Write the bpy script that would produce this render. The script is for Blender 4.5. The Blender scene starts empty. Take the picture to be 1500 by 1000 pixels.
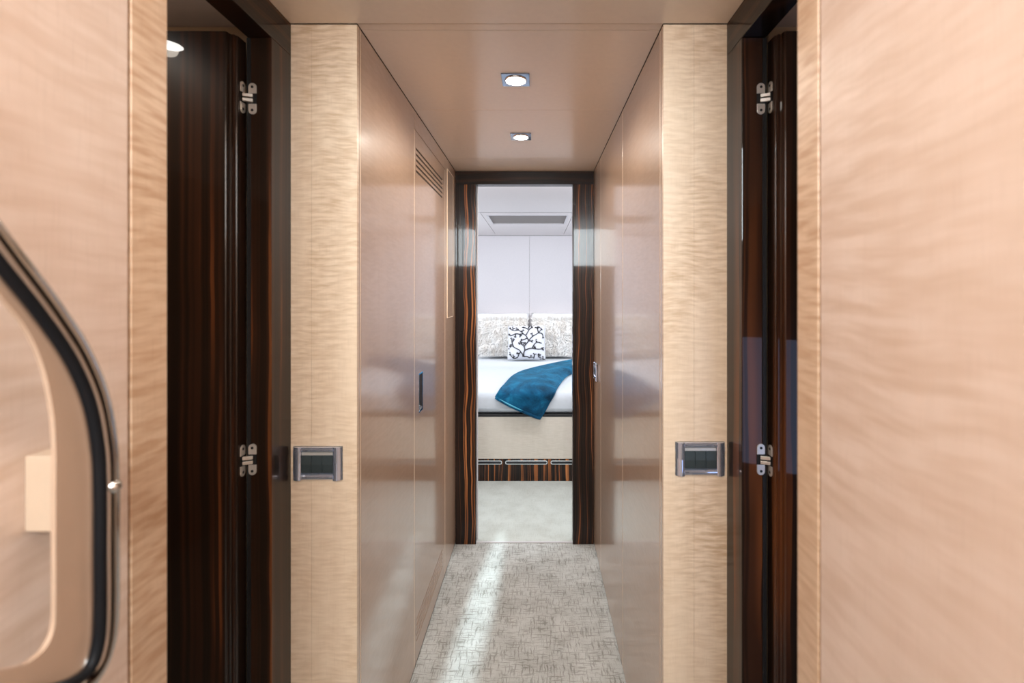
import bpy, bmesh, math, random
from mathutils import noise as mn
from mathutils import Vector, Matrix
random.seed(7)
SC = bpy.context.scene
COL = SC.collection
EYE = 1.35                       # camera height above the carpet
CX, CY, F = 786.0, 428.0, 700.0  # principal point and focal length, 1500x1000 frame

# ------------------------------------------------------------------ helpers
def link(o, parent=None):
    COL.objects.link(o)
    if parent is not None:
        o.parent = parent
    return o

def mesh(name, verts, faces, mat, parent=None, smooth=False, bevel=0.0, seg=2):
    me = bpy.data.meshes.new(name)
    me.from_pydata([tuple(v) for v in verts], [], faces)
    me.validate()
    bm = bmesh.new(); bm.from_mesh(me)
    bmesh.ops.recalc_face_normals(bm, faces=bm.faces)
    if bevel > 0:
        es = [e for e in bm.edges if len(e.link_faces) == 2 and e.calc_face_angle(0) > 0.5]
        bmesh.ops.bevel(bm, geom=es, offset=bevel, segments=seg, affect='EDGES', profile=0.5, clamp_overlap=True)
    bm.to_mesh(me); bm.free()
    me.materials.append(mat)
    for p in me.polygons:
        p.use_smooth = smooth
    return link(bpy.data.objects.new(name, me), parent)

class MB:
    def __init__(s): s.v = []; s.f = []
    def add(s, vs, fs):
        n = len(s.v); s.v += [tuple(v) for v in vs]; s.f += [tuple(i + n for i in f) for f in fs]; return s
    def box(s, x0, x1, y0, y1, z0, z1):
        vs = [(x, y, z) for x in (x0, x1) for y in (y0, y1) for z in (z0, z1)]
        return s.add(vs, [(0,1,3,2),(4,6,7,5),(0,4,5,1),(2,3,7,6),(0,2,6,4),(1,5,7,3)])
    def prism(s, poly, z0, z1, axis='z'):
        n = len(poly)
        def P(a, b, c):
            return {'z': (a, b, c), 'y': (a, c, b), 'x': (c, a, b)}[axis]
        vs = [P(a, b, z0) for a, b in poly] + [P(a, b, z1) for a, b in poly]
        fs = [tuple(range(n)), tuple(range(2*n-1, n-1, -1))] + [(i, (i+1) % n, n+(i+1) % n, n+i) for i in range(n)]
        return s.add(vs, fs)
    def tube(s, pts, r, k=10, caps=True):
        pts = [Vector(p) for p in pts]; rings = []
        up = None
        for i, p in enumerate(pts):
            t = (pts[min(i+1, len(pts)-1)] - pts[max(i-1, 0)]).normalized()
            if up is None:
                up = t.orthogonal().normalized()
            up = (up - t*up.dot(t)).normalized()
            w = t.cross(up)
            rr = r[i] if isinstance(r, (list, tuple)) else r
            rings.append([p + (up*math.cos(a) + w*math.sin(a))*rr for a in [2*math.pi*j/k for j in range(k)]])
        vs = [v for rg in rings for v in rg]
        fs = [(i*k+j, i*k+(j+1) % k, (i+1)*k+(j+1) % k, (i+1)*k+j) for i in range(len(pts)-1) for j in range(k)]
        if caps:
            fs += [tuple(range(k-1, -1, -1)), tuple((len(pts)-1)*k+j for j in range(k))]
        return s.add(vs, fs)
    def build(s, name, mat, parent=None, smooth=False, bevel=0.0, seg=2):
        return mesh(name, s.v, s.f, mat, parent, smooth, bevel, seg)

def holed(axis, a0, a1, us, vs, holes):
    """slab normal to `axis` (x, y or z) between a0 and a1 with rectangular holes (u0,u1,v0,v1)."""
    U = sorted(set(list(us) + [h[0] for h in holes] + [h[1] for h in holes]))
    V = sorted(set(list(vs) + [h[2] for h in holes] + [h[3] for h in holes]))
    solid = {}
    for i in range(len(U)-1):
        for j in range(len(V)-1):
            um, vm = (U[i]+U[i+1])/2, (V[j]+V[j+1])/2
            solid[i, j] = not any(h[0] < um < h[1] and h[2] < vm < h[3] for h in holes)
    def P(a, u, v): return {'x': (a, u, v), 'y': (u, a, v), 'z': (u, v, a)}[axis]
    idx = {}; verts = []; faces = []
    def vid(k, i, j):
        if (k, i, j) not in idx:
            idx[k, i, j] = len(verts); verts.append(P((a0, a1)[k], U[i], V[j]))
        return idx[k, i, j]
    for (i, j), s in solid.items():
        if not s: continue
        for k in (0, 1):
            faces.append((vid(k,i,j), vid(k,i+1,j), vid(k,i+1,j+1), vid(k,i,j+1)))
        for di, dj, e in ((-1,0,((i,j),(i,j+1))), (1,0,((i+1,j),(i+1,j+1))), (0,-1,((i,j),(i+1,j))), (0,1,((i,j+1),(i+1,j+1)))):
            if not solid.get((i+di, j+dj), False):
                (p, q), (r, t) = e
                faces.append((vid(0,p,q), vid(0,r,t), vid(1,r,t), vid(1,p,q)))
    m = MB(); m.v = verts; m.f = faces
    return m

def empty(name, loc=(0, 0, 0), rot=(0, 0, 0)):
    o = bpy.data.objects.new(name, None); o.empty_display_size = 0.05
    o.location = loc; o.rotation_euler = rot
    return link(o)

def tag(o, label=None, cat=None, group=None, kind=None):
    if label: o['label'] = label
    if cat: o['category'] = cat
    if group: o['group'] = group
    if kind: o['kind'] = kind
    return o

def struct(o, label=None):
    return tag(o, label=label, kind='structure')

def spline(pts, n=10):
    out = []
    P = [Vector(p) for p in pts]
    for i in range(len(P)-1):
        a, b, c, d = P[max(i-1,0)], P[i], P[i+1], P[min(i+2,len(P)-1)]
        for k in range(n):
            t = k/n
            out.append(0.5*((2*b) + (c-a)*t + (2*a-5*b+4*c-d)*t*t + (3*b-a-3*c+d)*t**3))
    out.append(P[-1])
    return out

def rrect(cx, cy, w, h, r, n=6):
    out = []
    for qx, qy, a0 in ((1,1,0),(-1,1,90),(-1,-1,180),(1,-1,270)):
        for k in range(n+1):
            a = math.radians(a0 + 90*k/n)
            out.append((cx + qx*(w/2-r) + r*math.cos(a), cy + qy*(h/2-r) + r*math.sin(a)))
    return out

def circle(cx, cy, r, n=24):
    return [(cx+r*math.cos(2*math.pi*k/n), cy+r*math.sin(2*math.pi*k/n)) for k in range(n)]

# ------------------------------------------------------------------ materials
class NT:
    def __init__(s, name):
        s.m = bpy.data.materials.new(name); s.m.use_nodes = True
        s.t = s.m.node_tree; s.t.nodes.clear()
        s.out = s.n('ShaderNodeOutputMaterial'); s.b = s.n('ShaderNodeBsdfPrincipled')
        s.t.links.new(s.b.outputs[0], s.out.inputs[0])
    def n(s, t): return s.t.nodes.new(t)
    def put(s, sock, v):
        if hasattr(v, 'is_output') or isinstance(v, bpy.types.NodeSocket): s.t.links.new(v, sock)
        else: sock.default_value = v
    def pos(s): return s.n('ShaderNodeNewGeometry').outputs['Position']
    def obj(s): return s.n('ShaderNodeTexCoord').outputs['Object']
    def vmul(s, v, w):
        x = s.n('ShaderNodeVectorMath'); x.operation = 'MULTIPLY'
        s.put(x.inputs[0], v); s.put(x.inputs[1], w); return x.outputs[0]
    def vadd(s, v, w):
        x = s.n('ShaderNodeVectorMath'); x.operation = 'ADD'
        s.put(x.inputs[0], v); s.put(x.inputs[1], w); return x.outputs[0]
    def math(s, op, a, b=0.0):
        x = s.n('ShaderNodeMath'); x.operation = op
        s.put(x.inputs[0], a); s.put(x.inputs[1], b); return x.outputs[0]
    def sep(s, v):
        x = s.n('ShaderNodeSeparateXYZ'); s.put(x.inputs[0], v); return x.outputs
    def noise(s, v, scale=1.0, detail=2.0, rough=0.5, dist=0.0):
        x = s.n('ShaderNodeTexNoise'); s.put(x.inputs['Vector'], v)
        x.inputs['Scale'].default_value = scale; x.inputs['Detail'].default_value = detail
        x.inputs['Roughness'].default_value = rough; x.inputs['Distortion'].default_value = dist
        return x.outputs[0]
    def noise1(s, w, scale=1.0, detail=2.0, rough=0.5):
        x = s.n('ShaderNodeTexNoise'); x.noise_dimensions = '1D'; s.put(x.inputs['W'], w)
        x.inputs['Scale'].default_value = scale; x.inputs['Detail'].default_value = detail
        x.inputs['Roughness'].default_value = rough
        return x.outputs[0]
    def ramp(s, f, stops):
        x = s.n('ShaderNodeValToRGB'); s.put(x.inputs[0], f)
        e = x.color_ramp.elements
        while len(e) < len(stops): e.new(0.5)
        for i, (p, c) in enumerate(stops):
            e[i].position = p
            e[i].color = (c, c, c, 1) if isinstance(c, (int, float)) else tuple(c) + (1,)
        return x.outputs[0]
    def mix(s, f, a, b, mode='MIX'):
        x = s.n('ShaderNodeMix'); x.data_type = 'RGBA'; x.blend_type = mode
        s.put(x.inputs[0], f)
        s.put(x.inputs[6], a if not isinstance(a, tuple) else tuple(a) + (1,))
        s.put(x.inputs[7], b if not isinstance(b, tuple) else tuple(b) + (1,))
        return x.outputs[2]
    def bump(s, h, strength, dist):
        x = s.n('ShaderNodeBump'); s.put(x.inputs['Height'], h)
        x.inputs['Strength'].default_value = strength; x.inputs['Distance'].default_value = dist
        s.put(s.b.inputs['Normal'], x.outputs[0])
    def set(s, **k):
        names = dict(color='Base Color', rough='Roughness', metal='Metallic', coat='Coat Weight', crough='Coat Roughness',
                     ior='IOR', spec='Specular IOR Level', sheen='Sheen Weight', srough='Sheen Roughness',
                     emis='Emission Color', estr='Emission Strength')
        for a, v in k.items():
            if isinstance(v, tuple) and len(v) == 3: v = v + (1,)
            s.put(s.b.inputs[names[a]], v)
        return s

def plain(name, c, rough=0.5, **k):
    t = NT(name)
    p = t.obj()
    v = t.noise(p, 60, 2)
    col = t.mix(v, tuple(x*0.96 for x in c), tuple(min(1, x*1.04) for x in c))
    t.set(color=col, rough=rough, **k)
    return t.m

def veneer(name, base, dark, amount=0.8, rough=0.4, coat=0.5, crough=0.2, fine=1.0, tilt=0.0):
    """figured sycamore: vertical board grain crossed by short horizontal ripples"""
    t = NT(name); p = t.pos()
    x, y, z = t.sep(p)
    # gentle waviness of the ripple lines
    w = t.noise(t.vmul(p, (9, 9, 3)), 1, 2)
    zz = t.math('ADD', z, t.math('MULTIPLY', w, 0.022))
    cmb = t.n('ShaderNodeCombineXYZ'); t.put(cmb.inputs[0], x); t.put(cmb.inputs[1], y); t.put(cmb.inputs[2], zz)
    q = cmb.outputs[0]
    r1 = t.noise(t.vmul(q, (19*fine, 19*fine, 125*fine)), 1, 2, 0.55)
    r1 = t.ramp(r1, [(0.36, 0.0), (0.66, 1.0)])
    patch = t.ramp(t.noise(t.vmul(p, (5, 5, 2.2)), 1, 2), [(0.30, 0.25), (0.65, 1.0)])
    f = t.math('MULTIPLY', t.math('MULTIPLY', r1, patch), amount)
    board = t.ramp(t.noise(t.vmul(p, (45, 45, 0.9)), 1, 3), [(0.3, 0.0), (0.7, 1.0)])
    pores = t.noise(t.vmul(p, (420, 420, 25)), 1, 1)
    c = t.mix(f, base, dark)
    c = t.mix(t.math('MULTIPLY', board, 0.16), c, dark)
    c = t.mix(t.math('MULTIPLY', t.ramp(pores, [(0.55, 0.0), (0.75, 1.0)]), 0.12), c, tuple(v*0.7 for v in dark))
    t.set(color=c, rough=rough, coat=coat, crough=crough)
    return t.m

def macassar(name, use_obj=False, lines=1.0, along='z', wave=0.05, base=(0.007, 0.004, 0.003), freq=31):
    """macassar ebony: near-black with orange-brown wandering stripes under clear gloss"""
    t = NT(name); p = t.obj() if use_obj else t.pos()
    x, y, z = t.sep(p)
    u = t.math('ADD', x, y)
    if along == 'y': u, z = z, u
    cz = t.n('ShaderNodeCombineXYZ'); t.put(cz.inputs[2], t.math('MULTIPLY', z, 2.6)); t.put(cz.inputs[0], t.math('MULTIPLY', u, 5.0))
    wob = t.noise(cz.outputs[0], 1, 2)
    uu = t.math('ADD', u, t.math('MULTIPLY', wob, wave))
    a = t.noise1(uu, freq, 2, 0.55)
    b = t.noise1(t.math('ADD', uu, 7.3), 110, 2, 0.6)
    cz2 = t.n('ShaderNodeCombineXYZ'); t.put(cz2.inputs[2], t.math('MULTIPLY', z, 1.3)); t.put(cz2.inputs[0], t.math('MULTIPLY', u, 18.0))
    fade = t.ramp(t.noise(cz2.outputs[0], 1, 1), [(0.3, 0.25), (0.62, 1.0)])
    sa = t.ramp(a, [(0.47, 0.0), (0.52, 0.35), (0.58, 1.0), (0.64, 1.0), (0.70, 0.3)])
    sb = t.ramp(b, [(0.50, 0.0), (0.66, 0.6)])
    f = t.math('MULTIPLY', t.math('MAXIMUM', sa, t.math('MULTIPLY', sb, 0.5)), t.math('MULTIPLY', fade, lines))
    c = t.ramp(f, [(0.0, base), (0.35, (0.045, 0.017, 0.008)), (0.75, (0.30, 0.095, 0.026)), (1.0, (0.52, 0.20, 0.065))])
    t.set(color=c, rough=0.4, coat=0.55, crough=0.03, spec=0.1)
    return t.m

def carpet_mat(name, light, dark, hatch=1.0):
    t = NT(name); p = t.pos()
    w = t.vadd(p, t.vmul(t.n_color(p), (0.012, 0.012, 0)))
    l1 = t.ramp(t.noise(t.vmul(w, (16, 170, 1)), 1, 2, 0.6), [(0.53, 0.0), (0.63, 1.0)])
    l2 = t.ramp(t.noise(t.vmul(w, (170, 16, 1)), 1, 2, 0.6), [(0.53, 0.0), (0.63, 1.0)])
    ln = t.math('MULTIPLY', t.math('MAXIMUM', l1, l2), 0.54*hatch)
    mot = t.ramp(t.noise(p, 9, 3), [(0.35, 0.0), (0.68, 0.42)])
    fine = t.noise(p, 520, 2, 0.7)
    f = t.math('ADD', t.math('MULTIPLY', mot, 0.8), ln)
    f = t.math('ADD', f, t.math('MULTIPLY', t.math('SUBTRACT', fine, 0.5), 0.9))
    c = t.mix(f, light, dark)
    t.set(color=c, rough=0.95, sheen=0.25, srough=0.4, spec=0.2)
    t.bump(t.math('ADD', fine, t.math('MULTIPLY', ln, -0.8)), 0.6, 0.004)
    return t.m
def _n_color(s, p):
    x = s.n('ShaderNodeTexNoise'); s.put(x.inputs['Vector'], p); x.inputs['Scale'].default_value = 40
    return x.outputs[1]
NT.n_color = _n_color

M = {}
TAN, TAN_D = (0.63, 0.42, 0.26), (0.40, 0.225, 0.115)
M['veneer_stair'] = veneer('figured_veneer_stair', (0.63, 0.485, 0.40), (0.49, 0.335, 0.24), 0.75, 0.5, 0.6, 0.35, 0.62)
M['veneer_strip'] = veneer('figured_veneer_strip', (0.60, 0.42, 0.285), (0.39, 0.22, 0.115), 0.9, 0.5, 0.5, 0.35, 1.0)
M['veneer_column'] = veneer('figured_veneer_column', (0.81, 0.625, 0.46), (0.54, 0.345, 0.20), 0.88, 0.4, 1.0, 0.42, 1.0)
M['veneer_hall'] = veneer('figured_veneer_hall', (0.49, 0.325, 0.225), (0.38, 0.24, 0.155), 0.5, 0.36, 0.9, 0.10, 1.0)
M['pale_seam'] = plain('pale_seam_highlight', (0.86, 0.66, 0.48), 0.4)  # pale tone paints in the light that bevelled panel edges catch
M['groove'] = plain('groove_shadow_wood', (0.16, 0.09, 0.05), 0.7)
M['ceiling'] = plain('satin_ceiling_panel', (0.84, 0.68, 0.55), 0.5, coat=0.6, crough=0.2)
M['ceiling_back'] = plain('ceiling_void', (0.10, 0.07, 0.05), 0.9)
M['ebony'] = macassar('macassar_ebony')
M['ebony_door'] = macassar('macassar_ebony_door', lines=0.52, wave=0.02, base=(0.016, 0.0085, 0.005), freq=22)
M['ebony_dark'] = macassar('macassar_ebony_head', lines=0.4, along='y')
M['carpet'] = carpet_mat('hall_carpet', (0.64, 0.64, 0.61), (0.21, 0.195, 0.165))
M['carpet_bed'] = carpet_mat('bedroom_carpet', (0.60, 0.62, 0.57), (0.36, 0.36, 0.31), 0.35)
M['chrome'] = plain('polished_chrome', (0.86, 0.88, 0.94), 0.06, metal=1.0)
M['dark_reflection'] = plain('black_reflection', (0.006, 0.006, 0.007), 0.5, spec=0.12)  # black for the dark reflections painted along the rail
M['dark_chrome'] = plain('dark_mirror_chrome', (0.26, 0.29, 0.36), 0.05, metal=1.0)
M['slot'] = plain('slot_shade', (0.045, 0.024, 0.014), 0.8)  # dark filling paints in the shade inside the vent slots
M['switch_chrome'] = plain('daylight_tinted_chrome', (0.74, 0.80, 0.97), 0.05, metal=0.86)  # blue tint puts mirrored daylight into the chrome colour
M['nickel'] = plain('polished_dark_nickel', (0.52, 0.50, 0.48), 0.10, metal=1.0)
M['steel'] = plain('satin_steel', (0.78, 0.74, 0.69), 0.3, metal=0.6)
M['black'] = plain('black_rubber', (0.012, 0.012, 0.013), 0.5)
M['rocker'] = plain('dark_grey_rocker', (0.035, 0.045, 0.047), 0.35)
M['fin'] = plain('taupe_leather', (0.37, 0.25, 0.175), 0.5)
M['block'] = plain('taupe_block', (0.44, 0.32, 0.23), 0.5)
M['white_wall'] = plain('pale_padded_panel', (0.62, 0.585, 0.605), 0.6)
M['white_ceiling'] = plain('pale_bedroom_ceiling', (0.66, 0.61, 0.61), 0.55)
M['grey_blind'] = plain('grey_hatch_blind', (0.20, 0.175, 0.165), 0.7)
M['cabin'] = plain('cabin_lining', (0.55, 0.44, 0.37), 0.6)
M['pale_blue'] = plain('pale_reflector_paint', (0.72, 0.78, 0.84), 0.6)  # invented wall colour, gives the switch chrome something bright to mirror
M['cream'] = plain('cream_partition', (0.70, 0.55, 0.38), 0.5)
M['bed_panel'] = veneer('bed_base_veneer', (0.66, 0.60, 0.52), (0.52, 0.46, 0.38), 0.5, 0.45, 0.3, 0.25, 1.0)

def cloth(name, c, bumpscale=90, strength=0.15, sheen=0.2):
    t = NT(name); p = t.obj()
    n = t.noise(p, bumpscale, 3)
    col = t.mix(n, tuple(x*0.93 for x in c), tuple(min(1, x*1.05) for x in c))
    t.set(color=col, rough=0.9, sheen=sheen, spec=0.2)
    t.bump(n, strength, 0.01)
    return t.m
M['sheet'] = cloth('white_bed_linen', (0.59, 0.625, 0.67), 30, 0.1)
M['pillow'] = cloth('white_pillow_linen', (0.78, 0.775, 0.79), 40, 0.15)
M['cushion'] = cloth('pale_cushion_linen', (0.60, 0.61, 0.67), 200, 0.1)
M['fur_base'] = cloth('fur_hide', (0.86, 0.83, 0.80), 60, 0.3)
M['thread'] = plain('black_embroidery', (0.008, 0.008, 0.014), 0.6)
def fur_mat():
    t = NT('pale_long_fur')
    v = t.noise(t.vmul(t.obj(), (14, 14, 5)), 1, 3)
    c = t.ramp(v, [(0.3, (0.80, 0.75, 0.70)), (0.55, (0.92, 0.90, 0.88)), (0.8, (0.95, 0.95, 0.95))])
    t.set(color=c, rough=0.7, spec=0.3)
    tr = t.n('ShaderNodeBsdfTranslucent'); t.put(tr.inputs[0], c)
    mx = t.n('ShaderNodeMixShader'); mx.inputs[0].default_value = 0.25
    t.t.links.new(t.b.outputs[0], mx.inputs[1]); t.t.links.new(tr.outputs[0], mx.inputs[2])
    t.t.links.new(mx.outputs[0], t.out.inputs[0])
    return t.m
M['fur'] = fur_mat()
def plush():
    t = NT('teal_plush')
    p = t.obj()
    a = t.noise(t.vmul(p, (9, 9, 9)), 1, 4, 0.6, 0.6)
    b = t.noise(p, 240, 2)
    c = t.ramp(a, [(0.30, (0.001, 0.028, 0.065)), (0.52, (0.002, 0.075, 0.165)), (0.72, (0.010, 0.17, 0.31))])
    t.set(color=c, rough=0.85, sheen=0.3, srough=0.35, spec=0.2)
    t.b.inputs['Sheen Tint'].default_value = (0.15, 0.55, 0.8, 1)
    t.bump(t.math('ADD', t.math('MULTIPLY', a, 0.6), b), 0.5, 0.012)
    return t.m
M['plush'] = plush()
M['satin_teal'] = plain('teal_satin_backing', (0.05, 0.36, 0.52), 0.35, sheen=0.3)
def lens_mat():
    t = NT('lit_lamp_lens'); t.set(color=(1, 1, 1), rough=0.4, emis=(1.0, 0.96, 0.90), estr=40.0); return t.m
M['lens'] = lens_mat()

# ------------------------------------------------------------------ layout
XL, XR = -0.435, 0.307        # stair walls and corridor walls
RL, RR = -0.595, 0.461        # recess with the two cabin doors
YS, YN, YF = 0.563, 1.157, 2.56
YB = -1.30
CEIL = 2.0
PT = 0.012                    # panel thickness
YBED0, YBACK = 2.62, 5.48
BXL, BXR = -1.75, 1.60

# ---- floors
struct(MB().box(-0.70, 0.57, YB, 2.575, -0.06, 0.0).build('floor', M['carpet']),
       'pale grey hatched carpet of the corridor')
struct(MB().box(BXL, BXR, 2.575, YBACK, -0.06, 0.003).build('floor_bedroom', M['carpet_bed'], bevel=0.004),
       'plain pale carpet of the bedroom beyond the doorway')

# ---- stair side walls in the foreground
def stair_wall(side, sgn, x, seam):
    back = x + sgn*0.30
    o = MB().box(min(x+sgn*PT, back), max(x+sgn*PT, back), YB, YS, 0, 3.0).build('wall_'+side, M['pale_seam'])
    struct(o, side + ' foreground stair wall of figured pale veneer')
    a, b = min(x, x+sgn*PT), max(x, x+sgn*PT)
    MB().box(a, b, YB, seam-0.002, 0, 3.0).build('wall_panel', M['veneer_stair'], o, bevel=0.001)
    MB().box(a, b, seam+0.002, YS, 0, 3.0).build('edge_strip', M['veneer_strip'], o, bevel=0.001)
    return o
stair_wall('left', -1, XL, 0.511)
stair_wall('right', 1, XR, 0.519)
struct(MB().box(-0.9, 0.8, YB-0.05, YB, 0, 3.0).build('wall_back', M['pale_blue']))
struct(MB().box(-0.9, 0.8, YB, 0.20, 3.0, 3.05).build('ceiling_stairwell', M['ceiling']))
struct(MB().box(-0.9, 0.8, 0.14, 0.20, CEIL+0.07, 3.0).build('wall_stairwell_front', M['cream']))

# ---- column faces that narrow the lobby to the corridor
def column(side, x0, x1, mid):
    o = MB().box(x0+0.014, x1-0.014, YN+PT, YN+0.03, 0, CEIL-0.003).build('wall_column_'+side, M['pale_seam'])
    struct(o, side + ' pale figured column face beside the dark door frame')
    MB().box(x0, mid-0.0002, YN, YN+PT, 0, CEIL-0.002).build('wall_panel', M['veneer_column'], o)
    MB().box(mid+0.0002, x1, YN, YN+PT, 0, CEIL-0.002).build('wall_panel', M['veneer_column'], o)
column('left', RL, XL, -0.545)
column('right', XR, RR, 0.381)

# ---- corridor walls
def slot_rows(y0, y1, h0, h1, n, t):
    return [(y0, y1, EYE+h0+(h1-h0)*k/(n-1)-t/2, EYE+h0+(h1-h0)*k/(n-1)+t/2) for k in range(n)]
o = MB().box(-0.70, XL-PT-0.02, YN+0.03, YF+0.04, 0, CEIL+0.05).build('wall_left_corridor', M['groove'])
struct(o, 'left corridor wall of satin veneer panels')
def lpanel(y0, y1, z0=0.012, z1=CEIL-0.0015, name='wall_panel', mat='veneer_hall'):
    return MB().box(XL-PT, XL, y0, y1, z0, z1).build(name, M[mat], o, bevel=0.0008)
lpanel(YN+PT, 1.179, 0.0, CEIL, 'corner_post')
lpanel(1.179, 1.1825, 0.0, CEIL-.0015, 'edge_highlight', 'pale_seam')
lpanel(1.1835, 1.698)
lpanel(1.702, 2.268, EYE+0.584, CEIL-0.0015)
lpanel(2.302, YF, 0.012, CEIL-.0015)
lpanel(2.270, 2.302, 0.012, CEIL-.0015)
MB().box(XL-0.06, XL-0.003, YN+0.03, YF, 0.0, 0.012).build('shadow_gap', M['black'], o)

# cupboard door set in the left wall
cup = empty('cupboard_door', (XL, 1.985, 0.02))
tag(cup, 'flush veneer cupboard door with louvre slots in the left corridor wall', 'cupboard door')
holes = slot_rows(1.722, 2.215, 0.5175, 0.4375, 5, 0.0085) + slot_rows(1.730, 2.205, -1.187, -1.262, 5, 0.006)
pull = (1.760, 1.823, EYE-0.445, EYE-0.300)
pn = holed('x', XL-PT, XL, (1.7025, 2.2675), (0.014, EYE+0.581), holes + [pull])
def local(o_parent, m):
    L = o_parent.location
    m.v = [(v[0]-L[0], v[1]-L[1], v[2]-L[2]) for v in m.v]; return m
local(cup, pn).build('door_panel', M['veneer_hall'], cup)
for y in (1.7005, 2.2695):
    local(cup, MB().box(XL-PT, XL+0.0004, y-0.0016, y+0.0016, 0.014, EYE+0.581)).build('edge_highlight', M['pale_seam'], cup)
local(cup, MB().box(XL-PT-0.016, XL-PT-0.002, 1.715, 2.225, EYE+0.42, EYE+0.535)).build('vent_backing', M['groove'], cup)
local(cup, MB().box(XL-PT-0.016, XL-PT-0.002, 1.715, 2.225, EYE-1.28, EYE-1.17)).build('vent_backing', M['groove'], cup)
for hs, nm in ((holes[:5], 'vent_slots'), (holes[5:], 'vent_slots')):
    vm = MB()
    for h in hs: vm.box(XL-PT-0.002, XL-0.0025, h[0]+.0005, h[1]-.0005, h[2]+.0003, h[3]-.0003)
    local(cup, vm).build(nm, M['slot'], cup)
pm = MB()
pm.prism(rrect((pull[0]+pull[1])/2, (pull[2]+pull[3])/2, 0.063, 0.145, 0.004), XL-0.010, XL-0.0085, 'x')
pl = local(cup, pm).build('recessed_pull', M['black'], cup)
pf = holed('x', XL-0.009, XL+0.0015, (pull[0], pull[1]), (pull[2], pull[3]), [(pull[0]+0.005, pull[1]-0.005, pull[2]+0.005, pull[3]-0.005)])
local(cup, pf).build('pull_rim', M['chrome'], pl)

# narrow access panel near the doorway
acc = empty('access_panel', (XL, 2.40, EYE-0.12))
tag(acc, 'tall narrow outlined access panel high on the left wall beside the far doorway', 'access panel')
ay0, ay1, az0, az1 = 2.320, 2.482, EYE-0.125, EYE+0.600
local(acc, MB().box(XL-0.001, XL+0.0022, ay0+.003, ay1-.003, az0+.003, az1-.003)).build('panel_face', M['veneer_hall'], acc)
local(acc, holed('x', XL-0.001, XL+0.003, (ay0, ay1), (az0, az1), [(ay0+.003, ay1-.003, az0+.003, az1-.003)])).build('panel_edging', M['pale_seam'], acc)

o2 = MB().box(XR+PT+0.02, 0.57, YN+0.03, YF+0.04, 0, CEIL+0.05).build('wall_right_corridor', M['groove'])
struct(o2, 'right corridor wall of satin veneer panels')
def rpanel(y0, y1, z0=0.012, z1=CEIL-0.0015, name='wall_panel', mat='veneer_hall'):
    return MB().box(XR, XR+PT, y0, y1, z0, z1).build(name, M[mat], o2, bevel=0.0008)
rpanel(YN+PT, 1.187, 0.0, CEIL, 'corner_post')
rpanel(1.187, 1.1905, 0.0, CEIL-.0015, 'edge_highlight', 'pale_seam')
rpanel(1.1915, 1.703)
rpanel(1.704, 1.708, 0.012, CEIL-.0015, 'edge_highlight', 'pale_seam')
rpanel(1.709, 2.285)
rpanel(2.286, 2.2885, 0.012, CEIL-.0015, 'edge_highlight', 'pale_seam')
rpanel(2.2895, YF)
MB().box(XR+0.003, XR+0.06, YN+0.03, YF, 0.0, 0.012).build('shadow_gap', M['black'], o2)

# ---- ceilings
ce = MB().box(-0.70, 0.57, 0.20, YF+0.06, CEIL+0.022, CEIL+0.07).build('ceiling', M['ceiling_back'])
struct(ce, 'satin beige corridor ceiling of flat panels')
def cpanel(x0, x1, y0, y1, dz=0.0):
    return MB().box(x0, x1, y0, y1, CEIL+dz, CEIL+dz+0.02).build('ceiling_panel', M['ceiling'], ce, bevel=0.0008)
cpanel(RL, RR, 0.20, 1.1545, -0.001)
cpanel(XL+.0012, XR-.0012, 1.157, 1.1855)
cpanel(XL+.0012, XR-.0012, 1.187, 1.704)
cpanel(XL+.0012, XR-.0012, 1.7055, 2.310)
cpanel(XL+.0012, XR-.0012, 2.3115, YF+0.05)

# ---- downlights
def downlight(name, x, y, z, label, group, size=0.085, square=True):
    t = empty(name, (x, y, z))
    tag(t, label, 'ceiling light', group)
    m = MB()
    out = rrect(0, 0, size, size, 0.0015, 2) if square else circle(0, 0, size/2, 40)
    m.prism(out, -0.004, 0.0, 'z').build('trim_plate', M['dark_chrome'], t, bevel=0.0008)
    m = MB(); n = 40; prof = [(0.0335, -0.004), (0.0325, -0.0075), (0.0300, -0.0075), (0.0295, -0.0045)]
    vs = [(r*math.cos(2*math.pi*k/n), r*math.sin(2*math.pi*k/n), h) for r, h in prof for k in range(n)]
    fs = [(i*n+k, i*n+(k+1) % n, (i+1)*n+(k+1) % n, (i+1)*n+k) for i in range(3) for k in range(n)]
    m.add(vs, fs).build('bezel', M['chrome'], t, smooth=True)
    MB().prism(circle(0, 0, 0.0298, 40), -0.0062, -0.0042, 'z').build('lens', M['lens'], t)
    return t
downlight('downlight', -0.0635, 1.458, CEIL, 'square chrome ceiling downlight nearer the camera', 'square downlights in the corridor ceiling')
downlight('downlight', -0.0650, 1.990, CEIL, 'square chrome ceiling downlight nearer the far doorway', 'square downlights in the corridor ceiling')

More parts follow.
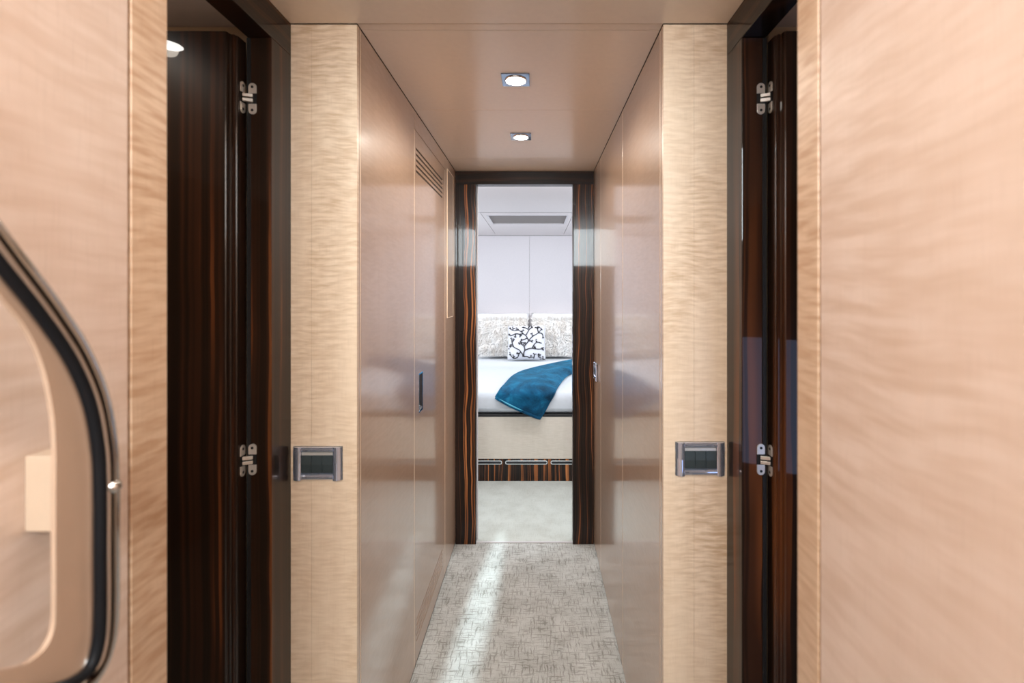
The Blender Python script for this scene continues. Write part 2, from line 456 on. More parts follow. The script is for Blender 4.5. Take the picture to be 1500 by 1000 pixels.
# ---- side cabin doors in the lobby recess
def cabin_door(idx, sgn, R, word):
    X = lambda d: R + sgn*d
    root = struct(empty('door_%d' % idx, (X(0.03), 1.0, 0)), 'open dark glossy ebony cabin door on the ' + word)
    def bx(m, d0, d1, y0, y1, z0, z1):
        m.box(min(X(d0), X(d1)), max(X(d0), X(d1)), y0, y1, z0, z1); return m
    hz = EYE+0.572
    L = lambda m: local(root, m)
    L(bx(MB(), 0.0, 0.055, 1.073, 1.160, 0, hz)).build('jamb', M['ebony_door'], root, bevel=0.0015)
    L(bx(MB(), 0.0, 0.055, YS-0.01, 0.648, 0, hz)).build('jamb', M['ebony_door'], root, bevel=0.0015)
    L(bx(MB(), 0.0, 0.055, YS-0.01, 1.160, hz+0.0005, CEIL-0.0015)).build('frame_head', M['ebony_dark'], root, bevel=0.0015)
    m = bx(MB(), 0.046, 0.0545, 1.0705, 1.0732, 0, hz-0.002); L(m).build('door_seal', M['black'], root)
    # the leaf, folded back 90 degrees into the cabin
    z0, z1 = 0.012, EYE+0.563
    prof = [(0.62, 1.030), (0.077, 1.030), (0.0745, 1.0315), (0.073, 1.034), (0.073, 1.0400), (0.0705, 1.0425),
            (0.066, 1.0425), (0.0645, 1.0445), (0.0645, 1.0475), (0.062, 1.0490), (0.061, 1.0505), (0.061, 1.079), (0.62, 1.079)]
    leaf = L(MB().prism([(X(d), y) for d, y in prof], z0, z1, 'z')).build('door_leaf', M['ebony_door'], root)
    for h in (0.434, -0.3745):
        hg = bpy.data.objects.new('hinge', None); link(hg, root); hg.empty_display_size = 0.03
        hg.location = (X(0.042)-root.location.x, 1.0725-root.location.y, EYE+h)
        tag(hg, 'satin steel concealed hinge')
        def sub(m, name, mat, bev=0.0):
            return m.build(name, mat, hg, bevel=bev)
        # jamb side, normal -y : centred on d=0.042 ; door side, normal towards corridor at d=0.061
        def half(top):
            w, hh = 0.0175, 0.0235
            zc = 0.0115 if top else -0.0115
            pts = []
            n = 10
            r = w/2
            for k in range(n+1):
                a = math.pi*k/n
                pts.append((r*math.cos(a), (zc+(hh-r)+r*math.sin(a)) if top else (zc-(hh-r)-r*math.sin(a))))
            pts += [(-r, zc), (r, zc)]
            return pts
        for top in (True, False):
            hp = half(top)
            sub(MB().prism(hp, -0.0022, 0.0008, 'y'), 'hinge_plate', M['steel'], 0.0004)
            q = MB().prism([(a-0.0085, b) for a, b in hp], 0, 0.0022, 'x')
            q.v = [(-sgn*v[0] + sgn*0.0185, v[1], v[2]) for v in q.v]
            sub(q, 'hinge_plate', M['steel'], 0.0004)
            zs = 0.026 if top else -0.026
            sub(MB().prism(circle(0, zs, 0.003, 12), -0.0028, -0.0020, 'y'), 'screw', M['black'])
            q = MB().prism(circle(-0.0085, zs, 0.003, 12), 0.0020, 0.0028, 'x'); q.v = [(-sgn*v[0]+sgn*0.0185, v[1], v[2]) for v in q.v]
            sub(q, 'screw', M['black'])
        q = MB().box(-0.0087, 0.0087, -0.0012, 0.0006, -0.0114, 0.0114); sub(q, 'hinge_pocket', M['black'])
        q = MB().box(-0.0172, 0.0002, -0.017, 0.0002, -0.0114, 0.0114)
        q.v = [((0.0185 if v[0] > -0.005 else 0.0172)*sgn, v[1], v[2]) for v in q.v]; sub(q, 'hinge_pocket', M['black'])
        for zz in (0.0052, -0.0052):
            a, b = Vector((sgn*-0.002, -0.0030, 0)), Vector((sgn*0.0165, -0.0105, 0))
            d = (b-a).normalized(); nrm = Vector((d.y, -d.x, 0))*0.0035
            poly = [(a+nrm), (b+nrm), (b-nrm), (a-nrm)]
            sub(MB().prism([(p.x, p.y) for p in poly], zz-0.0036, zz+0.0036, 'z'), 'hinge_arm', M['steel'], 0.0006)
    # the cabin behind
    def cab(name, m, mat): return struct(m.build(name, mat))
    cab('wall_cabin_%s_partition' % word, bx(MB(), 0.075, 1.25, 1.105, 1.125, 0, EYE+0.613), M['cream'])
    cab('wall_cabin_%s_outer' % word, bx(MB(), 1.25, 1.29, YB, 1.125, 0, 2.03), M['groove'])
    cab('wall_cabin_%s_stern' % word, bx(MB(), 0.20, 1.25, YB-.04, YB, 0, 2.03), M['groove'])
    cab('ceiling_cabin_%s' % word, bx(MB(), 0.056, 1.25, YB, 1.125, EYE+0.614, EYE+0.64), M['cabin'])
    cab('floor_cabin_%s' % word, bx(MB(), 0.11, 1.25, YB, 1.125, -0.05, 0.0), M['carpet'])
cabin_door(1, -1, RL, 'left')
cabin_door(2, 1, RR, 'right')
downlight('downlight', -0.905, 0.884, EYE+0.614, 'round downlight in the left cabin ceiling, mirrored in the open ebony door', 'cabin downlights', 0.075, False)

# ---- far doorway frame
d3 = struct(empty('door_3', (-0.064, 2.59, 0)), 'glossy striped ebony frame of the open bedroom doorway')
local(d3, MB().box(XL, -0.325, YF, YBED0, 0, EYE+0.578)).build('jamb', M['ebony'], d3, bevel=0.0012)
local(d3, MB().box(0.194, XR, YF, YBED0, 0, EYE+0.578)).build('jamb', M['ebony'], d3, bevel=0.0012)
local(d3, MB().box(XL, XR, YF, YBED0, EYE+0.5785, CEIL-0.0015)).build('frame_head', M['ebony_dark'], d3, bevel=0.0012)
local(d3, MB().box(-0.325, -0.3205, YF+0.046, YF+0.058, 0.004, EYE+0.578)).build('edge_strip', M['white_wall'], d3)
local(d3, MB().box(-0.325, 0.194, 2.573, 2.581, 0.0, 0.006)).build('threshold_strip', M['white_wall'], d3, bevel=0.001)

# ---- bedroom shell
struct(holed('y', YF+0.045, YBED0, (BXL, BXR), (0, CEIL), [(XL, XR, 0, CEIL)]).build('wall_bedroom_front', M['white_wall']))
wb = struct(MB().box(BXL, BXR, YBACK, YBACK+0.05, 0, CEIL).build('wall_bedroom_back', M['grey_blind']), 'pale panelled wall behind the bed')
for a, b in ((BXL, -0.0808), (-0.0792, BXR)):
    MB().box(a, b, YBACK-0.012, YBACK, 0, CEIL-0.003).build('wall_panel', M['white_wall'], wb, bevel=0.002)
struct(MB().box(BXL-.05, BXL, YBED0-.05, YBACK+.05, 0, CEIL).build('wall_bedroom_left', M['white_wall']))
struct(MB().box(BXR, BXR+.05, YBED0-.05, YBACK+.05, 0, CEIL).build('wall_bedroom_right', M['white_wall']))
cb = struct(MB().box(BXL, BXR, YBED0-.05, YBACK+.05, CEIL+0.024, CEIL+0.06).build('ceiling_bedroom', M['ceiling_back']), 'pale panelled bedroom ceiling')
hx0, hx1, hy0, hy1 = -0.425, 0.272, 4.03, 4.57
MB().box(BXL, BXR, YBED0-.02, 3.885, CEIL, CEIL+0.02).build('ceiling_panel', M['white_ceiling'], cb, bevel=0.001)
MB().box(BXL, -0.462, 3.906, 5.349, CEIL, CEIL+0.02).build('ceiling_panel', M['white_ceiling'], cb, bevel=0.001)
MB().box(0.307, BXR, 3.906, 5.349, CEIL, CEIL+0.02).build('ceiling_panel', M['white_ceiling'], cb, bevel=0.001)
MB().box(BXL, BXR, 3.884, 3.907, CEIL+0.002, CEIL+0.006).build('shadow_gap', M['black'], cb)
holed('z', CEIL, CEIL+0.02, (-0.457, 0.302), (3.906, 5.349), [(hx0, hx1, hy0, hy1)]).build('ceiling_panel', M['white_ceiling'], cb)
MB().box(BXL, BXR, 5.351, YBACK-.012, CEIL, CEIL+0.02).build('ceiling_panel', M['white_ceiling'], cb, bevel=0.001)
ht = empty('ceiling_hatch', ((hx0+hx1)/2, (hy0+hy1)/2, CEIL+0.02))
tag(ht, 'rectangular ceiling hatch closed by a dark grey blind above the bed', 'ceiling hatch')
local(ht, holed('z', CEIL-0.0015, CEIL+0.022, (hx0, hx1), (hy0, hy1), [(hx0+.012, hx1-.012, hy0+.012, hy1-.012)])).build('hatch_frame', M['white_wall'], ht)
local(ht, MB().box(hx0+.0125, hx1-.0125, hy0+.0125, hy1-.0125, CEIL+0.008, CEIL+0.016)).build('hatch_blind', M['grey_blind'], ht)

# ---- bed
BC = -0.073
bed = empty('bed', (BC, 4.4, 0))
tag(bed, 'fitted double bed base with pale front panel and striped ebony drawer plinth', 'bed')
bx0, bx1, by0, by1 = BC-0.85, BC+0.85, 3.41, YBACK-0.014
local(bed, MB().box(bx0, bx1, by0, by0+0.02, EYE-1.188, EYE-0.888)).build('front_panel', M['bed_panel'], bed, bevel=0.002)
local(bed, MB().box(bx0, bx1, by0+0.021, by1, EYE-1.188, EYE-0.888)).build('base_box', M['bed_panel'], bed)
local(bed, MB().box(bx0, bx1, by0-0.003, by1, EYE-0.8875, EYE-0.868)).build('shadow_line', M['black'], bed, bevel=0.003)  # black strip paints the shadow line between base and mattress
slots = [(BC+k*0.324-0.151, BC+k*0.324+0.151) for k in (-2, -1, 0, 1, 2)]
ph = [(a, b, EYE-1.2285, EYE-1.2005) for a, b in slots]
pb = MB()
pl_ = holed('y', by0+0.004, by0+0.024, (bx0, bx1), (0.003, EYE-1.1885), ph)
local(bed, pl_).build('plinth', M['ebony'], bed)
local(bed, MB().box(bx0, bx1, by0+0.0245, by0+0.10, 0.003, EYE-1.1885)).build('plinth_backing', M['black'], bed)
for a, b in slots:
    m = MB(); n = 6
    po = rrect((a+b)/2, EYE-1.2145, b-a, 0.0280, 0.0135, n); pi = rrect((a+b)/2, EYE-1.2145, b-a-0.012, 0.017, 0.008, n)
    k = len(po)
    vs = [(x, by0+0.001, z) for x, z in po] + [(x, by0+0.001, z) for x, z in pi] + [(x, by0+0.02, z) for x, z in pi] + [(x, by0+0.02, z) for x, z in po]
    fs = [(r*k+i, r*k+(i+1) % k, ((r+1) % 4)*k+(i+1) % k, ((r+1) % 4)*k+i) for r in range(4) for i in range(k)]
    local(bed, m.add(vs, fs)).build('finger_slot', M['chrome'], bed)

# mattress with a white sheet
def soft_box(x0, x1, y0, y1, z0, z1, r, nx=26, ny=30, amp=0.004, seed=0):
    rnd = random.Random(seed)
    bm = bmesh.new()
    bmesh.ops.create_cube(bm, size=1)
    for v in bm.verts:
        v.co = ((x0+x1)/2 + v.co.x*(x1-x0), (y0+y1)/2 + v.co.y*(y1-y0), (z0+z1)/2 + v.co.z*(z1-z0))
    bmesh.ops.bevel(bm, geom=list(bm.edges), offset=r, segments=6, affect='EDGES', profile=0.5)
    bmesh.ops.recalc_face_normals(bm, faces=bm.faces)
    vs = [tuple(v.co) for v in bm.verts]; fs = [tuple(v.index for v in f.verts) for f in bm.faces]
    bm.verts.index_update()
    fs = [tuple(v.index for v in f.verts) for f in bm.faces]
    bm.free()
    m = MB(); m.v = vs; m.f = fs; return m
MT = EYE-0.715                     # mattress top
mat_o = soft_box(bx0+.01, bx1-.01, by0-0.004, by1-0.004, EYE-0.868, MT, 0.055)
mo = mat_o.build('mattress', M['sheet'], smooth=True)
tag(mo, 'thick mattress under a smooth white sheet on the bed base', 'mattress')
MB().tube([(bx0+.03, by0-0.004, EYE-0.826), (bx1-.03, by0-0.004, EYE-0.826)], 0.0028, 6).build('sheet_hem', M['sheet'], mo, smooth=True)

# pillows
def pillow_mesh(w, h, t, n=22, pinch=0.06, flat=0.35):
    vs = []; fs = []
    idx = {}
    for s in (0, 1):
        for i in range(n+1):
            for j in range(n+1):
                u, v = 2*i/n-1, 2*j/n-1
                edge = i in (0, n) or j in (0, n)
                if s == 1 and edge:
                    idx[s, i, j] = idx[0, i, j]; continue
                th = t/2*((1-abs(u)**2.6)*(1-abs(v)**2.6))**0.45
                x = u*w/2*(1-pinch*(1-abs(v))**1*abs(u)); z = v*h/2*(1-pinch*(1-abs(u))*abs(v))
                idx[s, i, j] = len(vs)
                vs.append((x, -th if s == 0 else th, z+h/2))
    for s in (0, 1):
        for i in range(n):
            for j in range(n):
                q = (idx[s,i,j], idx[s,i+1,j], idx[s,i+1,j+1], idx[s,i,j+1])
                fs.append(q if s == 0 else q[::-1])
    m = MB(); m.v = vs; m.f = fs; return m
def place(o, x, y, z, lean, rz=0.0):
    o.location = (x, y, z); o.rotation_euler = (math.radians(-lean), 0, math.radians(rz))

for k, sx in enumerate((-1, 1)):
    p = pillow_mesh(0.66, 0.46, 0.17).build('bed_pillow', M['pillow'], smooth=True)
    tag(p, 'plain white pillow against the wall behind the %s fur cushion' % ('left' if sx < 0 else 'right'), 'pillow', 'white pillows at the headboard')
    place(p, BC+sx*0.345, 5.325, MT+0.03, 10)

def fur_strands(w, h, t, n, seed, inner):
    """shaggy coat: tapering bent locks combed over the face and past the rim"""
    rnd = random.Random(seed); m = MB()
    def surf(u, v):
        return Vector((u*w/2, -t/2*max(0, (1-abs(u)**2.6)*(1-abs(v)**2.6))**0.45, h/2+v*h/2))
    for q in range(n):
        u, v = rnd.uniform(-.98, .98), rnd.uniform(-.93, .98)
        rim = rnd.random() < 0.22
        if rim:
            if rnd.random() < 0.62: v = rnd.uniform(0.88, 1.0)
            else: u = rnd.choice((-1, 1))*rnd.uniform(0.92, 1.0)
        p = surf(u, v)
        out = Vector((u*abs(u)**2, 0, v*abs(v)**2))
        a = 2.5*mn.noise(Vector((u*2.2+seed, v*2.2, 0.3))) + rnd.gauss(0, 0.35)
        comb = Vector((math.sin(a), 0, -math.cos(a)*0.9))
        if rim: comb = (out*1.4 + comb*0.4)
        d = (comb + out*0.5 + Vector((0, -0.42-0.25*rnd.random(), 0))).normalized()
        ln = rnd.uniform(0.035, 0.065)*(0.7 if v < -0.6 else 1)
        r = rnd.uniform(0.0032, 0.0062)*(0.55 if rim else 1)
        side = Vector((rnd.gauss(0, .3), 0, rnd.gauss(0, .3)))
        pts = [p + Vector((0, 0.006, 0)), p + d*ln*0.35, p + d*ln*0.7 + side*0.008 + Vector((0, 0.002, 0)), p + d*ln + side*0.018 + Vector((0, 0.005, -0.004))]
        if pts[-1].z < 0.002 or max(q_.x*inner for q_ in pts) > 0.2855: continue
        m.tube(pts, [r, r, r*0.7, r*0.12], 5, False)
    return m
fw, fh, ft = 0.52, 0.415, 0.14
for k, sx in enumerate((-1, 1)):
    p = pillow_mesh(fw, fh, ft).build('fur_cushion', M['fur_base'], smooth=True)
    tag(p, 'shaggy off-white fur cushion on the %s, behind the coral-print cushion' % ('left' if sx < 0 else 'right'), 'cushion', 'shaggy fur cushions on the bed')
    place(p, BC+sx*0.286, 5.135, MT+0.012, 14)
    f = fur_strands(fw, fh, ft, 2700, 11+k, -sx).build('fur', M['fur'], p, smooth=True)
    f['kind'] = 'stuff'

cw, ch, ct = 0.395, 0.365, 0.12
cu = pillow_mesh(cw, ch, ct, pinch=0.03).build('scatter_cushion', M['cushion'], smooth=True)
tag(cu, 'small square white cushion with black coral branch embroidery', 'cushion')
place(cu, -0.105, 4.945, MT+0.013, 16)
branches = [
 [(470,455),(468,425),(478,390),(472,365),(490,340),(510,312),(500,285),(485,262),(462,245),(440,225),(415,210),(385,215),(360,210),(335,195)],
 [(510,312),(530,290),(550,270),(575,255),(605,235),(635,195)],
 [(485,262),(500,235),(515,205),(510,180)], [(515,205),(548,178)], [(505,200),(480,185),(465,188)],
 [(462,245),(430,250),(395,245),(365,255),(340,262),(328,250)], [(395,245),(385,270)], [(430,250),(432,270)],
 [(605,235),(595,200),(585,182)], [(605,235),(635,240),(648,258),(646,280)], [(595,200),(607,172)],
 [(510,312),(542,312)], [(500,285),(475,298),(455,305)], [(472,365),(450,345),(430,335)], [(450,345),(440,320)], [(490,340),(470,335)],
 [(478,400),(510,385),(545,380),(580,385),(620,385),(650,375)], [(545,380),(565,345),(590,325),(622,325)], [(590,325),(580,308)], [(580,385),(575,370)], [(635,380),(655,395)],
 [(468,450),(445,420),(425,395),(395,380),(370,365),(345,350)], [(370,365),(355,325),(350,292)], [(355,325),(375,300)], [(345,350),(336,370)],
 [(440,410),(425,430),(410,460),(375,468),(350,445),(335,425)], [(425,430),(412,422)], [(375,468),(372,445)],
 [(468,455),(500,455),(520,465),(538,455)], [(560,468),(570,432)], [(600,435),(612,462)], [(598,432),(615,435)], [(645,445),(648,468)],
 [(550,270),(540,240)], [(440,225),(455,215)], [(415,210),(405,195)], [(360,210),(368,190)]]
def cush_pt(px, py):
    u = (px-492)/172.0*0.97; v = (320-py)/155.0*0.97
    u = max(-.985, min(.985, u)); v = max(-.985, min(.985, v))
    th = ct/2*((1-abs(u)**2.6)*(1-abs(v)**2.6))**0.45
    return (u*cw/2*(1-.03*(1-abs(v))*abs(u)), -th-0.0030, ch/2+v*ch/2*(1-.03*(1-abs(u))*abs(v)))
em = MB()
for br in branches:
    sp = [cush_pt(p.x, p.y) for p in spline([(a, b, 0) for a, b in br], 5)]
    k = len(sp)
    em.tube(sp, [0.0060-0.0022*i/k for i in range(k)], 6)
    for e in ([br[-1], br[0]] if len(br) > 6 else [br[-1]]):
        for _ in range(3):
            c = Vector(cush_pt(e[0]+random.uniform(-11, 11), e[1]+random.uniform(-11, 11)))
            em.tube([c+Vector((0, 0, -.0045)), c+Vector((0, 0, -.002)), c+Vector((0, 0, .002)), c+Vector((0, 0, .0045))], [.0025, .0080, .0080, .0025], 7)
em.build('coral_embroidery', M['thread'], cu, smooth=True)

# teal throw lying on the mattress and folding over its front edge
def bed_pt(px, py, lift):
    """foot of the sight line on the mattress top, or on its front face"""
    s = (py-CY)/(EYE-MT-0.012)
    if F/s > by0+0.02:
        return Vector(((px-CX)/s, F/s, MT+lift))
    s = F/(by0-0.012)
    return Vector(((px-CX)/s, by0-0.004-lift, EYE-(py-CY)/s))
left_e = [(905,521),(870,526),(838,530),(800,536),(770,542),(752,551),(740,563),(732,573),(727,581)]
right_e = [(905,533),(870,539),(838,546),(824,556),(815,568),(809,580),(803,590),(797,602),(791,611)]
LE = spline([(a, b, 0) for a, b in left_e], 6); RE = spline([(a, b, 0) for a, b in right_e], 6)
nu = 26; rows = []
rn = random.Random(5)
from mathutils import noise as mn
for i in range(len(LE)):
    row = []
    for j in range(nu+1):
        t = j/nu
        p = LE[i].lerp(RE[i], t)
        e = min(t, 1-t)*2
        fold = 0.5+0.5*math.sin(t*9+i*0.10)
        lift = 0.016 + 0.030*min(1, e*3.0)**0.6 + 0.016*fold*e + 0.012*mn.noise(Vector((p.x*0.09, p.y*0.09, 1.7)))
        row.append(bed_pt(p.x, p.y, lift))
    rows.append(row)
# relax the crease where the cloth turns over the mattress edge
for _ in range(5):
    new = [r[:] for r in rows]
    for i in range(1, len(rows)-1):
        for j in range(nu+1):
            new[i][j] = rows[i][j]*0.4 + (rows[i-1][j]+rows[i+1][j])*0.3
    rows = new
for i, r in enumerate(rows):                    # keep clear of the mattress
    for j, p in enumerate(r):
        if p.y > by0+0.05: p.z = max(p.z, MT+0.010)
        elif p.z < MT-0.05: p.y = min(p.y, by0-0.014)
        else:
            c = Vector((p.x, by0-0.004+0.055, MT-0.055)); d = p-c; d.x = 0
            if d.length < 0.068 and d.length > 1e-6: p += d.normalized()*(0.068-d.length)
vs = [p for r in rows for p in r]; w1 = nu+1
fs = [(i*w1+j, i*w1+j+1, (i+1)*w1+j+1, (i+1)*w1+j) for i in range(len(rows)-1) for j in range(nu)]
th = mesh('throw_blanket', vs, fs, M['plush'], smooth=True)
sm = th.modifiers.new('sub', 'SUBSURF'); sm.levels = 1; sm.render_levels = 2
so = th.modifiers.new('thick', 'SOLIDIFY'); so.thickness = 0.012; so.offset = 0.0
tag(th, 'teal plush throw draped diagonally over the front of the white bed', 'throw blanket')
hem = [rows[-1][j] + Vector((0, -0.004, -0.003)) for j in range(nu+1)]
MB().tube(hem, 0.011, 10).build('rolled_hem', M['plush'], th, smooth=True)
sat = [rows[-2][j].lerp(rows[-1][j], 0.3) + Vector((0, -0.015, 0.0)) for j in range(2, 17)]
MB().tube(sat, [0.001+0.0045*math.sin(math.pi*i/(len(sat)-1)) for i in range(len(sat))], 8).build('satin_edge', M['satin_teal'], th, smooth=True)
edge = [rows[i][nu] for i in range(0, len(rows))]
MB().tube(edge, 0.010, 8).build('side_hem', M['plush'], th, smooth=True)
edge = [rows[i][0] for i in range(0, len(rows))]
MB().tube(edge, 0.010, 8).build('side_hem', M['plush'], th, smooth=True)

# ---- switches
def switch(label, loc, rz=0.0, w=0.119, h=0.081):
    t = empty('light_switch', loc, (0, 0, rz))       # local: x across, z up, front is -y
    tag(t, label, 'light switch', 'chrome three-gang light switches')
    MB().box(-w/2, w/2, -0.003, 0.0, -h/2, h/2).build('back_plate', M['black'], t, bevel=0.0008)
    iw, ih0, ih1 = 0.039, -0.022, 0.026
    m = MB(); n = 12
    # bowed side cheeks
    for s in (-1, 1):
        vs = []
        for k in range(n+1):
            u = k/n; x = s*(iw + (w/2-iw)*u)
            y = -0.0032 - 0.0085*math.sin(math.pi*min(1, 0.22+0.78*u))**0.8 * (1-0.15*u)
            for z in (-h/2+0.0005, -0.0015, 0.0015, h/2-0.0005):
                vs.append((x, y + (0.0015 if abs(z) < 0.01 else 0), z))
            vs.append((x, -0.003, -h/2+0.0005)); vs.append((x, -0.003, h/2-0.0005))
        fs = []
        for k in range(n):
            a, b = k*6, (k+1)*6
            fs += [(a, b, b+1, a+1), (a+1, b+1, b+2, a+2), (a+2, b+2, b+3, a+3), (a, a+4, b+4, b), (a+3, b+3, b+5, a+5)]
        fs += [(0, 1, 2, 3, 5, 4), (n*6, n*6+4, n*6+5, n*6+3, n*6+2, n*6+1)]
        mm = MB().add(vs, fs); mm.build('side_cheek', M['switch_chrome'], t)
    # top and bottom bars with rounded faces
    for z0, z1 in ((0.0275, h/2-0.0005), (-h/2+0.0005, -0.0235)):
        poly = [(0, z0)] + [(-0.003-0.0075*math.sin(math.pi*(k/8))**0.6, z0+(z1-z0)*k/8) for k in range(9)] + [(0, z1)]
        mb = MB(); mb.prism(poly, -iw, iw, 'x'); mb.build('cross_bar', M['switch_chrome'], t)
    for k in range(3):
        a = -iw+0.001+k*(2*iw-0.002)/3; b = a+(2*iw-0.002)/3-0.0008
        poly = [(-0.003, ih0), (-0.0065, ih0), (-0.0085, ih0+0.020), (-0.0060, 0.019), (-0.003, 0.019)]
        MB().prism(poly, a, b, 'x').build('rocker', M['rocker'], t, bevel=0.0004)
    MB().box(-iw+0.001, iw-0.001, -0.0045, -0.003, 0.0195, 0.0265).build('label_strip', M['steel'], t)
    return t
switch('chrome light switch with dark rockers on the left column', (-0.5285, YN, EYE-0.4125))
switch('chrome light switch with dark rockers on the right column', (0.3950, YN, EYE-0.4015))
switch('small chrome light switch on the right corridor wall beside the far doorway', (XR, 2.448, EYE-0.405), math.radians(-90), 0.115, 0.085)

# ---- handrail in the left foreground
RX = -0.370
def rail_pt(px, py, x=RX):
    s = (px-CX)/x
    return Vector((x, F/s, EYE+(CY-py)/s))
rp = [(-130,215),(-60,298),(0,374),(60,450),(105,517),(133,582),(146,650),(149,712),(149,800),(149,890),(145,940),(132,978),(106,1008),(60,1030),(0,1040)]
ip = [(-180,285),(-60,362),(0,434),(38,482),(62,535),(76,600),(80,655),(80,720),(80,800),(80,880),(78,920),(68,945),(52,962),(30,975),(-20,985)]
C1 = spline([Vector((RX, y, EYE+0.057+1.335*(0.306-y))) for y in (-0.30, 0.0, 0.18, 0.25)] + [rail_pt(*p) for p in rp[1:]], 8)
C2 = spline([Vector((RX, y, EYE+0.029+1.335*(0.306-y))) for y in (-0.30, 0.0, 0.18, 0.25)] + [rail_pt(*p) for p in ip[1:]], 8)
hr = empty('handrail', (XL, 0.4165, EYE-0.18))
tag(hr, 'curved polished metal stair handrail with taupe web on the left foreground wall', 'handrail')
local(hr, MB().tube(C1, 0.0116, 24)).build('rail', M['nickel'], hr, smooth=True)
refl = []
for i, p in enumerate(C1):
    tg = (C1[min(i+1, len(C1)-1)]-C1[max(i-1, 0)]).normalized()
    q = C2[i]-p; q -= tg*q.dot(tg); q.x = 0; q.normalize()
    refl.append(p + q*0.0076 + Vector((0.0058, 0, 0)))
local(hr, MB().tube(refl, 0.0046, 12)).build('reflection_strip', M['dark_reflection'], hr, smooth=True)  # black tube imitates a dark reflection on the polished rail
local(hr, MB().tube([C1[i] - (C2[i]-C1[i]).normalized()*0.0085 + Vector((-0.0065, 0, 0)) for i in range(len(C1))], 0.0030, 10)).build('reflection_strip', M['dark_reflection'], hr, smooth=True)
n = len(C1); m = MB()
m.v = [tuple(p+Vector((dx, 0, 0))) for dx in (0.001, -0.003) for c in (C1, C2) for p in c]
idx = lambda k, c, i: (k*2+c)*n+i
for i in range(n-1):
    m.f += [(idx(0,0,i), idx(0,0,i+1), idx(0,1,i+1), idx(0,1,i)), (idx(1,0,i), idx(1,1,i), idx(1,1,i+1), idx(1,0,i+1)),
            (idx(0,1,i), idx(0,1,i+1), idx(1,1,i+1), idx(1,1,i)), (idx(0,0,i), idx(1,0,i), idx(1,0,i+1), idx(0,0,i+1))]
m.f += [(idx(0,0,0), idx(0,1,0), idx(1,1,0), idx(1,0,0)), (idx(0,0,n-1), idx(1,0,n-1), idx(1,1,n-1), idx(0,1,n-1))]
local(hr, m).build('rail_web', M['fin'], hr)
local(hr, MB().box(XL, RX-0.003, 0.4055, 0.428, EYE-0.2036, EYE-0.139)).build('mounting_block', M['block'], hr, bevel=0.0015)
b0 = rail_pt(150, 712)
mb = MB(); mb.tube([b0+Vector((0.006,0,0)), b0+Vector((0.010,0,0)), b0+Vector((0.0135,0,0)), b0+Vector((0.0155,0,0))], [0.0062, 0.0062, 0.0045, 0.0015], 16)
local(hr, mb).build('bolt_head', M['nickel'], hr, smooth=True)

# ------------------------------------------------------------------ lights
def area(name, loc, target, w, h, power, color, spread=180):
    l = bpy.data.lights.new(name, 'AREA'); l.shape = 'RECTANGLE'; l.size = w; l.size_y = h
    l.energy = power; l.color = color; l.spread = math.radians(spread)
    o = bpy.data.objects.new(name, l); link(o); o.location = loc
    o.rotation_euler = (Vector(target)-Vector(loc)).to_track_quat('-Z', 'Y').to_euler()
    return o
def spot(name, loc, target, power, color, angle, blend, r=0.02):
    l = bpy.data.lights.new(name, 'SPOT'); l.energy = power; l.color = color
    l.spot_size = math.radians(angle); l.spot_blend = blend; l.shadow_soft_size = r
    o = bpy.data.objects.new(name, l); link(o); o.location = loc
    o.rotation_euler = (Vector(target)-Vector(loc)).to_track_quat('-Z', 'Y').to_euler()
    return o
area('stairwell_window', (-0.064, -1.0, EYE+0.64), (-0.064, 1.0, EYE+0.64), 0.70, 0.60, 54, (0.86, 0.96, 1.0))
area('stairwell_skylight', (-0.064, -0.12, 2.20), (-0.064, -0.10, 0), 0.60, 0.40, 7, (1.0, 0.97, 0.94))
for y in (1.458, 1.990):
    spot('downlight_lamp', (-0.064, y, CEIL-0.010), (-0.064, y, 0), 15, (1.0, 0.91, 0.80), 168, 0.6)
spot('lobby_fill', (-0.064, 0.75, CEIL-0.012), (-0.064, 0.75, 0), 4, (1.0, 0.93, 0.85), 150, 0.9)  # unseen fill light added to light the lobby
area('bedroom_left_daylight', (BXL+.03, 4.1, 1.45), (0, 4.1, 0.9), 1.2, 0.6, 41, (0.84, 0.93, 1.0))
area('bedroom_right_daylight', (BXR-.03, 4.1, 1.45), (0, 4.1, 0.9), 1.2, 0.6, 41, (0.84, 0.93, 1.0))
area('bedroom_front_fill', (-0.07, 2.74, CEIL-0.012), (-0.07, 3.5, 0.5), 1.4, 0.10, 20, (0.95, 0.97, 1.0))  # fill light added behind the door head to brighten the bed front
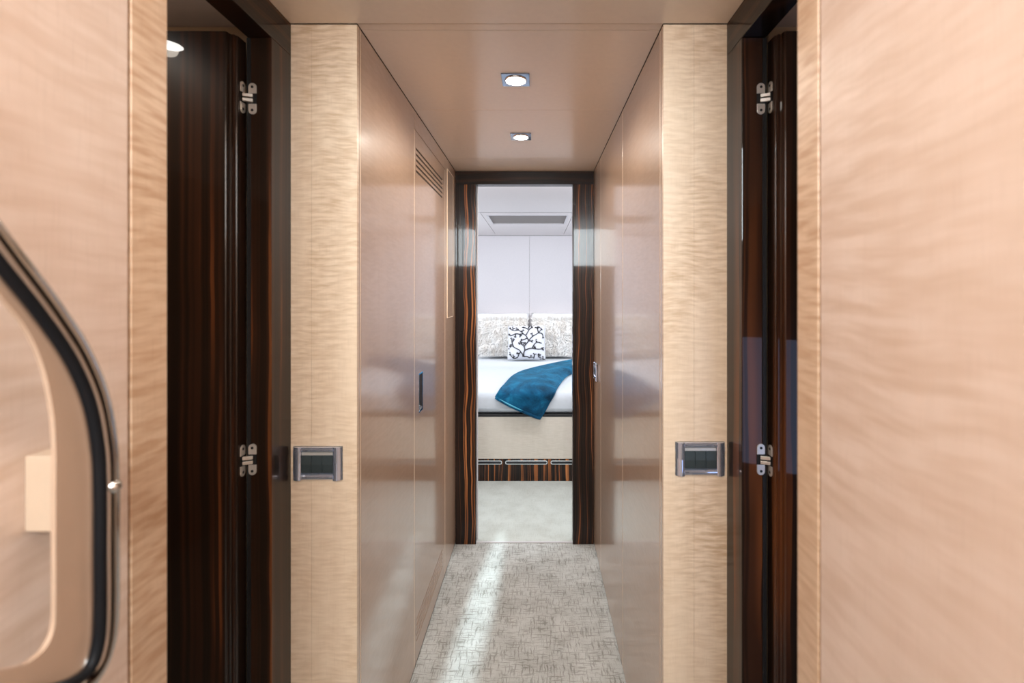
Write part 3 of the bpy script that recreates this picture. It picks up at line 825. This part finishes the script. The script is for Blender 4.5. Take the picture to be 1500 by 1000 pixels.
for x in (-0.80, 0.66):
    spot('fur_fill', (x, 4.45, CEIL-0.012), (x*0.4, 5.08, 0.85), 26, (1.0, 0.95, 0.90), 50, 0.7)  # out-of-view spots added to brighten the fur cushions
spot('left_cabin_lamp', (-0.905, 0.884, EYE+0.60), (-0.905, 0.80, 0), 7, (1.0, 0.88, 0.74), 150, 0.9)
area('left_cabin_ceiling_fill', (-1.15, -0.9, 0.6), (-1.15, -0.9, 3), 0.4, 0.4, 6, (1.0, 0.90, 0.82))  # unseen upward fill added to brighten the left cabin ceiling
area('right_cabin_ceiling_fill', (0.78, -1.0, 0.6), (0.78, -1.0, 3), 0.2, 0.4, 6, (1.0, 0.92, 0.86))  # unseen upward fill added to brighten the right cabin ceiling
area('right_cabin_daylight', (1.21, -0.5, 0.75), (0.5, 1.07, 0.75), 0.5, 0.7, 2.2, (0.45, 0.62, 1.0))
st = spot('floor_streak_spot', (-0.19, 2.74, 1.975), (-0.245, 2.0, 0), 210, (0.72, 0.92, 1.0), 44, 1.0, 0.02)  # hidden spot added to throw the pale streak on the carpet
st.scale = (0.10, 1, 1)

w = bpy.data.worlds.new('World'); SC.world = w; w.use_nodes = True
w.node_tree.nodes['Background'].inputs[0].default_value = (0.75, 0.85, 1.0, 1)
w.node_tree.nodes['Background'].inputs[1].default_value = 0.15

# ------------------------------------------------------------------ camera
cd = bpy.data.cameras.new('Camera'); cam = bpy.data.objects.new('Camera', cd); link(cam)
cam.location = (0, 0, EYE); cam.rotation_euler = (math.pi/2, 0, 0)
cd.sensor_fit = 'HORIZONTAL'; cd.sensor_width = 36.0
cd.lens = 36.0*F/1500
cd.shift_x = (750-CX)/1500; cd.shift_y = (CY-500)/1500
cd.clip_start = 0.02
cd.dof.use_dof = True; cd.dof.focus_distance = 2.3; cd.dof.aperture_fstop = 4.0
SC.camera = cam
SC.view_settings.view_transform = 'Standard'; SC.view_settings.look = 'None'
SC.view_settings.gamma = 1.0; SC.view_settings.use_curve_mapping = False
SC.view_settings.exposure = 0.0
